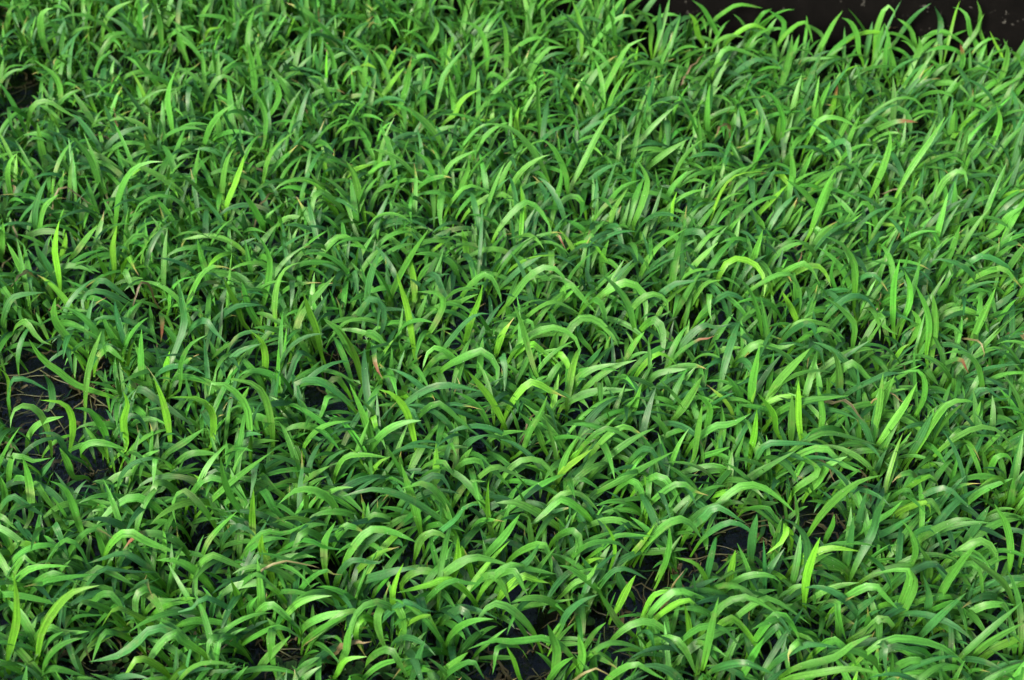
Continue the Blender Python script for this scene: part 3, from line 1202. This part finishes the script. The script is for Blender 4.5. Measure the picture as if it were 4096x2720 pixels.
# coarse depth picture of the traced leaves, so that undergrowth does not grow over them
ZW, ZH = 512, 340
zbuf = np.full((ZH, ZW), 9.0)
def sample(V):
    g3 = V.reshape(-1, 3, 3)
    out = []
    for f in np.linspace(0, 1, 5):
        a = g3[:-1] * (1 - f) + g3[1:] * f
        for e in (0.0, 0.5, 1.0):
            out.append(a[:, 0] * (1 - e) + a[:, 1] * e); out.append(a[:, 1] * (1 - e) + a[:, 2] * e)
    return np.concatenate(out)
for p in plants:
    for L in p['leaves']:
        S = sample(L['V'][6:]); x, y, d = project(S)
        i = (y / PH * ZH).astype(int); j = (x / PW * ZW).astype(int)
        ok = (i >= 0) & (i < ZH) & (j >= 0) & (j < ZW)
        np.minimum.at(zbuf, (i[ok], j[ok]), d[ok])
def hides(V, thr=0.004):
    x, y, d = project(V[3:])
    i = (y / PH * ZH).astype(int); j = (x / PW * ZW).astype(int)
    ok = (i >= 0) & (i < ZH) & (j >= 0) & (j < ZW)
    if not ok.any(): return 0.0, 0.0
    zz = zbuf[i[ok], j[ok]]
    return float(((zz < 8.9) & (d[ok] < zz - thr)).mean()), float((gap(x[ok], y[ok]) > 0.1).mean())

# ------------------------------------------------------------------ untraced leaves
def grow(root, az, length, e0, droop):
    n = ROWS * 3; sg = (np.arange(n) + 0.5) / n; tw = rng.uniform(-0.5, 0.5)
    e = e0 - droop * sg ** rng.uniform(1.0, 2.4); a = az + tw * sg
    st = np.stack([np.cos(e) * np.cos(a), np.cos(e) * np.sin(a), np.sin(e)], 1) * (length / n)
    c = np.vstack([root, root + np.cumsum(st, 0)])[::3]
    c[3:, 2] = np.maximum(c[3:, 2], 0.002 + 0.001 * rng.random())
    return c
def leaf_normal(az, e0):
    k = math.sin(min(e0, 1.5))       # the upper face of an upright leaf looks inwards; of an arching one, up
    v = np.array((-math.cos(az) * k, -math.sin(az) * k, 0.35 + math.cos(e0))) * 0.35 + np.array((0, -0.35, 0.8))
    return v / np.linalg.norm(v)
def random_curve(c, scale, far):
    px, py, _ = project(c)
    lean = 0.9 * max(0.0, (px - 1700) / 2400) * max(0.15, min(1.0, (2100 - py) / 900))
    az = rng.uniform(-math.pi, math.pi)
    if rng.random() < lean * 0.7: az = rng.gauss(0.55, 0.6)
    L = rng.uniform(0.032, 0.060) * scale
    e0 = math.radians(rng.uniform(58 + 6 * far, 87))
    droop = math.radians(rng.uniform(5, 55) if rng.random() < 0.45 + 0.15 * far else rng.uniform(55, 130))
    root = c + np.array((rng.gauss(0, 0.004), rng.gauss(0, 0.004), 0)); root[:2] = tray_clamp(root[0], root[1])
    return grow(root, az, L, e0, droop), L, leaf_normal(az, e0), root
def random_look(scale):
    r = rng.random()
    fl = 'd' if r < 0.32 else 'g' if r < 0.80 else 'l' if r < 0.985 else 'y'
    q = rng.random()
    if q < 0.055: fl += 'b'
    elif q < 0.085: fl += 's'
    elif q < 0.091: fl = 'k'
    w = 0.0036 * rng.uniform(0.62, 1.12) * (0.34 + 0.66 * min(scale, 1.0)) * (0.45 if fl == 'k' else 1)
    return fl, w
def inside_tray(V):
    x, y = V[:, 0] - B1.x, V[:, 1] - B1.y
    v = -(x * AY.x + y * AY.y); u = x * AX.x + y * AX.y
    return v.min() > 0.002 and u.min() > TL + 0.003 and u.max() < TR - 0.003
def add_random(p, n, scale, far):
    for _ in range(n):
        full = rng.random() < 0.36 - 0.22 * far
        for k in range(5):
            sc = (rng.uniform(0.95, 1.12) if full and k < 2 else scale * rng.uniform(0.8, 1.1)) * (1.0 - 0.08 * k)
            cv, ln, nrm, root = random_curve(p['c'], sc, far)
            if not inside_tray(cv): continue
            hid, gp = hides(cv)
            if hid < 0.06 and gp < 0.25:
                fl, w = random_look(sc)
                p['leaves'].append(make_leaf(cv, ln, w, fl, nrm, root)); break
for p in plants:
    add_random(p, rng.randint(4, 6), 0.68, 0.3)
U0, U1 = -0.45, 0.42
step = 0.0215
x = -0.55
xs = np.arange(-0.56, 0.56, step); ys = np.arange(0.33, 1.30, step)
TC = np.array([p['c'][:2] for p in plants])
for yy in ys:
    for xx in xs:
        x_, y_ = xx + rng.uniform(-0.5, 0.5) * step, yy + rng.uniform(-0.5, 0.5) * step
        u, v = tray_uv(x_, y_)
        if v < 0.012 or v > TD - 0.02 or u < TL + 0.02 or u > TR - 0.02: continue
        if abs(x_) > 0.10 + 0.36 * (y_ + 0.12): continue
        px, py, _ = project(np.array((x_, y_, 0.0)))
        gv = float(gap(px, py))
        if gv > 0.0: continue
        if px > 2600 and v < 0.035 and rng.random() < 0.45: continue      # thin growth along the wall
        by_wall = 0.36 if (v < 0.07 and px < 2650) else 0.0               # taller growth along its left half
        if ((TC - np.array((x_, y_))) ** 2).sum(1).min() < 0.008 ** 2: continue
        p = dict(c=np.array((x_, y_, FLOOR_Z)), leaves=[], traced=False)
        far = max(0.0, min(1.0, (1500 - py) / 1500))
        add_random(p, rng.randint(12, 16), 0.68 + 0.04 * far + by_wall, far)
        for _ in range(6):                                            # short young leaves under the canopy
            cv, ln, nrm, root = random_curve(p['c'] + np.array((rng.gauss(0, 0.007), rng.gauss(0, 0.007), 0)), rng.uniform(0.40, 0.56), 0.0)
            if inside_tray(cv) and hides(cv)[1] < 0.55:
                fl, w = random_look(0.5); p['leaves'].append(make_leaf(cv, ln, w, fl, nrm, root))
        if p['leaves']: plants.append(p)
# more leaves at canopy height, arching out every way between the traced ones
extra = 0
for p in plants:
    px, py, _ = project(p['c'])
    if p['traced'] or not (-150 < px < 4250 and -100 < py < 3000): continue
    for _ in range(3 if py > 700 else 2):
        for k in range(4):
            az = rng.gauss(-math.pi / 2, 1.5)
            root = p['c'] + np.array((rng.gauss(0, 0.006), rng.gauss(0, 0.006), 0)); root[:2] = tray_clamp(root[0], root[1])
            L = rng.uniform(0.040, 0.062) * (1 - 0.07 * k); e0 = math.radians(rng.uniform(66, 86))
            cv = grow(root, az, L, e0, math.radians(rng.uniform(70, 135)))
            if not inside_tray(cv): continue
            hid, gp = hides(cv)
            if hid < 0.22 and gp < 0.2:
                fl, w = random_look(1.0); extra += 1
                dd = ((TC - root[:2]) ** 2).sum(1); near = int(np.argmin(dd))          # it belongs to the closest big rosette
                host = plants[near] if dd[near] < 0.021 ** 2 else p
                host['leaves'].append(make_leaf(cv, L, max(w, 0.0029), fl, leaf_normal(az, e0), root)); break
print('canopy leaves added', extra)
print('plants', len(plants), 'leaves', sum(len(p['leaves']) for p in plants))

# ------------------------------------------------------------------ which plants show most from the photograph's side
allV, allF, ownr = [], [], []
base = 0
for pi, p in enumerate(plants):
    for li, L in enumerate(p['leaves']):
        allV.append(L['V']); allF.append(FACES_NP + base); ownr += [(pi, li)] * len(FACES); base += len(L['V'])
bvh = BVHTree.FromPolygons([tuple(v) for v in np.concatenate(allV)], [tuple(f) for f in np.concatenate(allF)])
seen = {}; pix = {}; eye = Vector((0, 0, CAM_H))
for j in range(0, 227):
    for i in range(0, 341):
        px, py = (i + 0.5) * 12.0, (j + 0.5) * 12.0
        hit = bvh.ray_cast(eye, ray(px, py).normalized(), 4.0)
        if hit[2] is None: continue
        pi, li = ownr[hit[2]]
        seen[pi] = seen.get(pi, 0) + 1
        d = pix.setdefault(pi, {}); e = d.setdefault(li, [0, 0.0, 0.0]); e[0] += 1; e[1] += px; e[2] += py
rank = sorted(range(len(plants)), key=lambda i: -seen.get(i, 0))
chosen = [i for i in rank[:300] if seen.get(i, 0) > 3]
print('rays on the chosen plants', sum(seen[i] for i in chosen), 'of', sum(seen.values()))

# ------------------------------------------------------------------ words for each plant
CN = {'y': 'yellowish', 'l': 'light green', 'g': 'mid green', 'd': 'bluish green', 'k': 'withered brown', 'r': 'mid green'}
def pose(L):
    c = L['curve']; x, y, _ = project(c)
    dx = x[-1] - x[4]; rise = y[4] - y[-1]; top = int(np.argmin(y))
    if top < ROWS - 2 and (y[-1] - y[top]) > 25:
        return 'arching right' if dx > 40 else 'arching left' if dx < -40 else 'hanging forward'
    if rise > 0 and abs(dx) < 0.35 * rise: return 'upright'
    return 'leaning right' if dx > 0 else 'leaning left'
HOR = ['far left', 'left', 'centre left', 'centre right', 'right', 'far right']
VER = ['back row', 'upper area', 'upper middle', 'lower middle', 'lower area', 'front edge']
info = []
for i in chosen:
    p = plants[i]; d = pix[i]
    li = max(d, key=lambda k: d[k][0]); L = p['leaves'][li]
    tot = sum(e[0] for e in d.values())
    mx_, my_ = sum(e[1] for e in d.values()) / tot, sum(e[2] for e in d.values()) / tot
    key = next((c for c in L['flags'] if c in 'ylgdkr'), 'g')
    tip = ''
    for k in d:
        if d[k][0] >= 3:
            if 'r' in p['leaves'][k]['flags']: tip = ', red-tipped'
            elif 'b' in p['leaves'][k]['flags'] and not tip: tip = ', brown-tipped'
            elif 'k' in p['leaves'][k]['flags'] and not tip: tip = ', partly withered'
    size = 'wide ' if L['w'] > 0.0042 else 'thin ' if L['w'] < 0.0027 else ''
    where = VER[min(5, int(my_ / PH * 6))] + ', ' + HOR[min(5, int(mx_ / PW * 6))]
    info.append([i, size + CN[key], pose(L), tip, where, mx_, my_, tot])
from collections import defaultdict
grp = defaultdict(list)
for t in info: grp[(t[1], t[2], t[3], t[4])].append(t)
LABEL = {}
for key, lst in grp.items():
    txt = 'plant with %s leaf %s%s, %s' % key
    if len(lst) == 1: LABEL[lst[0][0]] = txt; continue
    xs_ = [t[5] for t in lst]; ys_ = [t[6] for t in lst]
    if max(xs_) - min(xs_) >= (max(ys_) - min(ys_)) * 0.8: lst.sort(key=lambda t: t[5]); ends = ('leftmost', 'rightmost')
    else: lst.sort(key=lambda t: t[6]); ends = ('rearmost', 'nearest')
    mids = ['second', 'third', 'fourth', 'fifth', 'sixth', 'seventh']
    for q, t in enumerate(lst):
        wd = ends[0] if q == 0 else ends[1] if q == len(lst) - 1 else mids[q - 1] + ' ' + ends[0]
        LABEL[t[0]] = wd + ' ' + txt

# ------------------------------------------------------------------ build: 300 plants with their leaves, the rest as one sward
for i in chosen:
    p = plants[i]; c = p['c']
    o = empty('grass_plant', tuple(c))
    tag(o, LABEL[i], 'grass plant', 'broad-leaved grass plants growing in the tray')
    for L in p['leaves']:
        lo = mesh_obj('leaf', (L['V'] - c).tolist(), FACES, M_LEAF, o, L['C'], L['U'])
        if 'k' in L['flags']: lo['label'] = 'dry brown withered leaf'
        elif 'r' in L['flags']: lo['label'] = 'green leaf with reddened tip'
        elif 'b' in L['flags']: lo['label'] = 'green leaf with shrivelled brown tip'
cs = set(chosen)
RV, RF, RC, RU = [], [], [], []; base = 0
for i, p in enumerate(plants):
    if i in cs: continue
    for L in p['leaves']:
        RV.append(L['V']); RF.append(FACES_NP + base); RC.append(L['C']); RU.append(L['U']); base += len(L['V'])
tag(mesh_obj('grass', np.concatenate(RV).tolist(), np.concatenate(RF).tolist(), M_LEAF, None, np.concatenate(RC), np.concatenate(RU)),
    'dense short green undergrowth filling in between the larger grass plants', 'grass', kind='stuff')

# ------------------------------------------------------------------ runners and roots over the wet floor
def tube(pts, r, sides=5):
    C, ln = resample(pts, 14)
    T = np.gradient(C, axis=0); T /= np.linalg.norm(T, axis=1)[:, None] + 1e-9
    s = np.cross(T, np.array((0, 0, 1.0))); s /= np.linalg.norm(s, axis=1)[:, None] + 1e-9
    u = np.cross(s, T); V = []
    for k in range(sides):
        a = 2 * math.pi * k / sides
        V.append(C + (s * math.cos(a) + u * math.sin(a)) * r)
    V = np.stack(V, 1).reshape(-1, 3); F = []
    for j in range(len(C) - 1):
        for k in range(sides):
            F.append((j * sides + k, j * sides + (k + 1) % sides, (j + 1) * sides + (k + 1) % sides, (j + 1) * sides + k))
    return V, F
RV, RF, base = [], [], 0
for cx, cy, rx, ry in GAPS[:-1]:
    for _ in range(max(4, int(rx * ry / 2300))):
        a = at(cx + rng.uniform(-1, 1) * rx, cy + rng.uniform(-1, 1) * ry, 0)
        d = rng.uniform(0, math.pi * 2); L = rng.uniform(0.02, 0.06); q = [np.array((a.x, a.y, 0.0006))]
        for _k in range(4):
            d += rng.gauss(0, 0.45)
            q.append(q[-1] + np.array((math.cos(d) * L / 4, math.sin(d) * L / 4, rng.uniform(-0.0006, 0.001))))
            q[-1][2] = max(0.0002, q[-1][2])
        V, F = tube(q, rng.uniform(0.00013, 0.00042))
        RV.append(V); RF += [tuple(base + z for z in f) for f in F]; base += len(V)
tag(mesh_obj('runners', np.concatenate(RV).tolist(), RF, M_RUNNER), 'thin tangled runners and roots lying on the wet floor', 'runners', kind='stuff')

# ------------------------------------------------------------------ rotting scraps of leaf on the floor of the open places
RV, RF, RC, RU, base = [], [], [], [], 0
for cx, cy, rx, ry in GAPS[:-1]:
    for _ in range(max(5, int(rx * ry / 1100))):
        a = at(cx + rng.uniform(-1.1, 1.1) * rx, cy + rng.uniform(-1.1, 1.1) * ry, 0)
        d = rng.uniform(0, math.pi * 2); L = rng.uniform(0.006, 0.028)
        cv = np.array([(a.x + math.cos(d + 0.6 * t) * L * t, a.y + math.sin(d + 0.6 * t) * L * t, 0.0010 + 0.0012 * rng.random() * math.sin(3 * t)) for t in np.linspace(0, 1, ROWS + 1)])
        fl = rng.choice('kkkd')
        Lf = make_leaf(cv, L, rng.uniform(0.0007, 0.0026), fl, np.array((0, 0, 1.0)), cv[0])
        Lf['C'][:, :3] *= rng.uniform(0.25, 0.75)
        RV.append(Lf['V']); RF.append(FACES_NP + base); RC.append(Lf['C']); RU.append(Lf['U']); base += len(Lf['V'])
tag(mesh_obj('leaf_litter', np.concatenate(RV).tolist(), np.concatenate(RF).tolist(), M_LEAF, None, np.concatenate(RC), np.concatenate(RU)),
    'dark rotting scraps of leaf scattered on the wet floor', 'leaf litter', kind='stuff')

# ------------------------------------------------------------------ small round-leaved floating weed
WEED = [(0, 1790, q) for q in ((1940, 1540), (2160, 1470), (2285, 1400), (2060, 1555), (2290, 1500), (1040, 1530), (830, 1440), (560, 1400), (740, 1510), (930, 1480), (1900, 1500))] + \
       [(1350, 1790, q) for q in ((20, 1440), (60, 1555), (350, 1540), (1650, 1180), (180, 1500))] + [(2696, 1790, q) for q in ((270, 860), (30, 1000))]
def weed_leaf(r):
    V = [(0, 0, 0.0)]; n = 14
    for k in range(n):
        a = 2 * math.pi * k / n
        rr = r * (1 + 0.12 * math.cos(a) + 0.05 * math.cos(2 * a)) * (0.82 if abs(a - math.pi) < 0.3 else 1)
        V.append((rr * math.cos(a) + r * 0.2, rr * 0.88 * math.sin(a), 0.0007))
    return V, [(0, 1 + k, 1 + (k + 1) % n) for k in range(n)]
ORD = 'leftmost second third fourth fifth sixth seventh eighth ninth tenth eleventh twelfth thirteenth fourteenth fifteenth sixteenth seventeenth rightmost'.split()
WEED.sort(key=lambda w: w[0] + w[2][0] * TR_S)
for wi, (ox, oy, (qx, qy)) in enumerate(WEED):
    c = at(ox + qx * TR_S, oy + qy * TR_S, 0.0)
    o = empty('floating_weed', (c.x, c.y, 0.0012))
    tag(o, ORD[wi] + (' from left' if 0 < wi < len(WEED) - 1 else '') + ' small dark green round-leaved weed floating on the front water', 'water weed', 'round-leaved weeds floating on the water')
    a0 = rng.uniform(0, 6.28)
    for k in range(rng.randint(3, 4)):
        a = a0 + k * 1.9 + rng.uniform(-0.3, 0.3); r = rng.uniform(0.0019, 0.0030)
        V, F = weed_leaf(r); ca, sa = math.cos(a), math.sin(a); tl = rng.uniform(0.0, 0.35)
        V = [((x + r * 0.8) * ca - y * sa, (x + r * 0.8) * sa + y * ca, z + 0.0004 * k + (x + r) * tl) for x, y, z in V]
        cc = np.array((0.026, 0.078, 0.010)) * rng.uniform(0.6, 1.1)
        mesh_obj('leaf', V, F, M_LEAF, o, [tuple(cc) + (1,)] * len(V), [(x * 1000, y * 1000, k) for x, y, z in V])
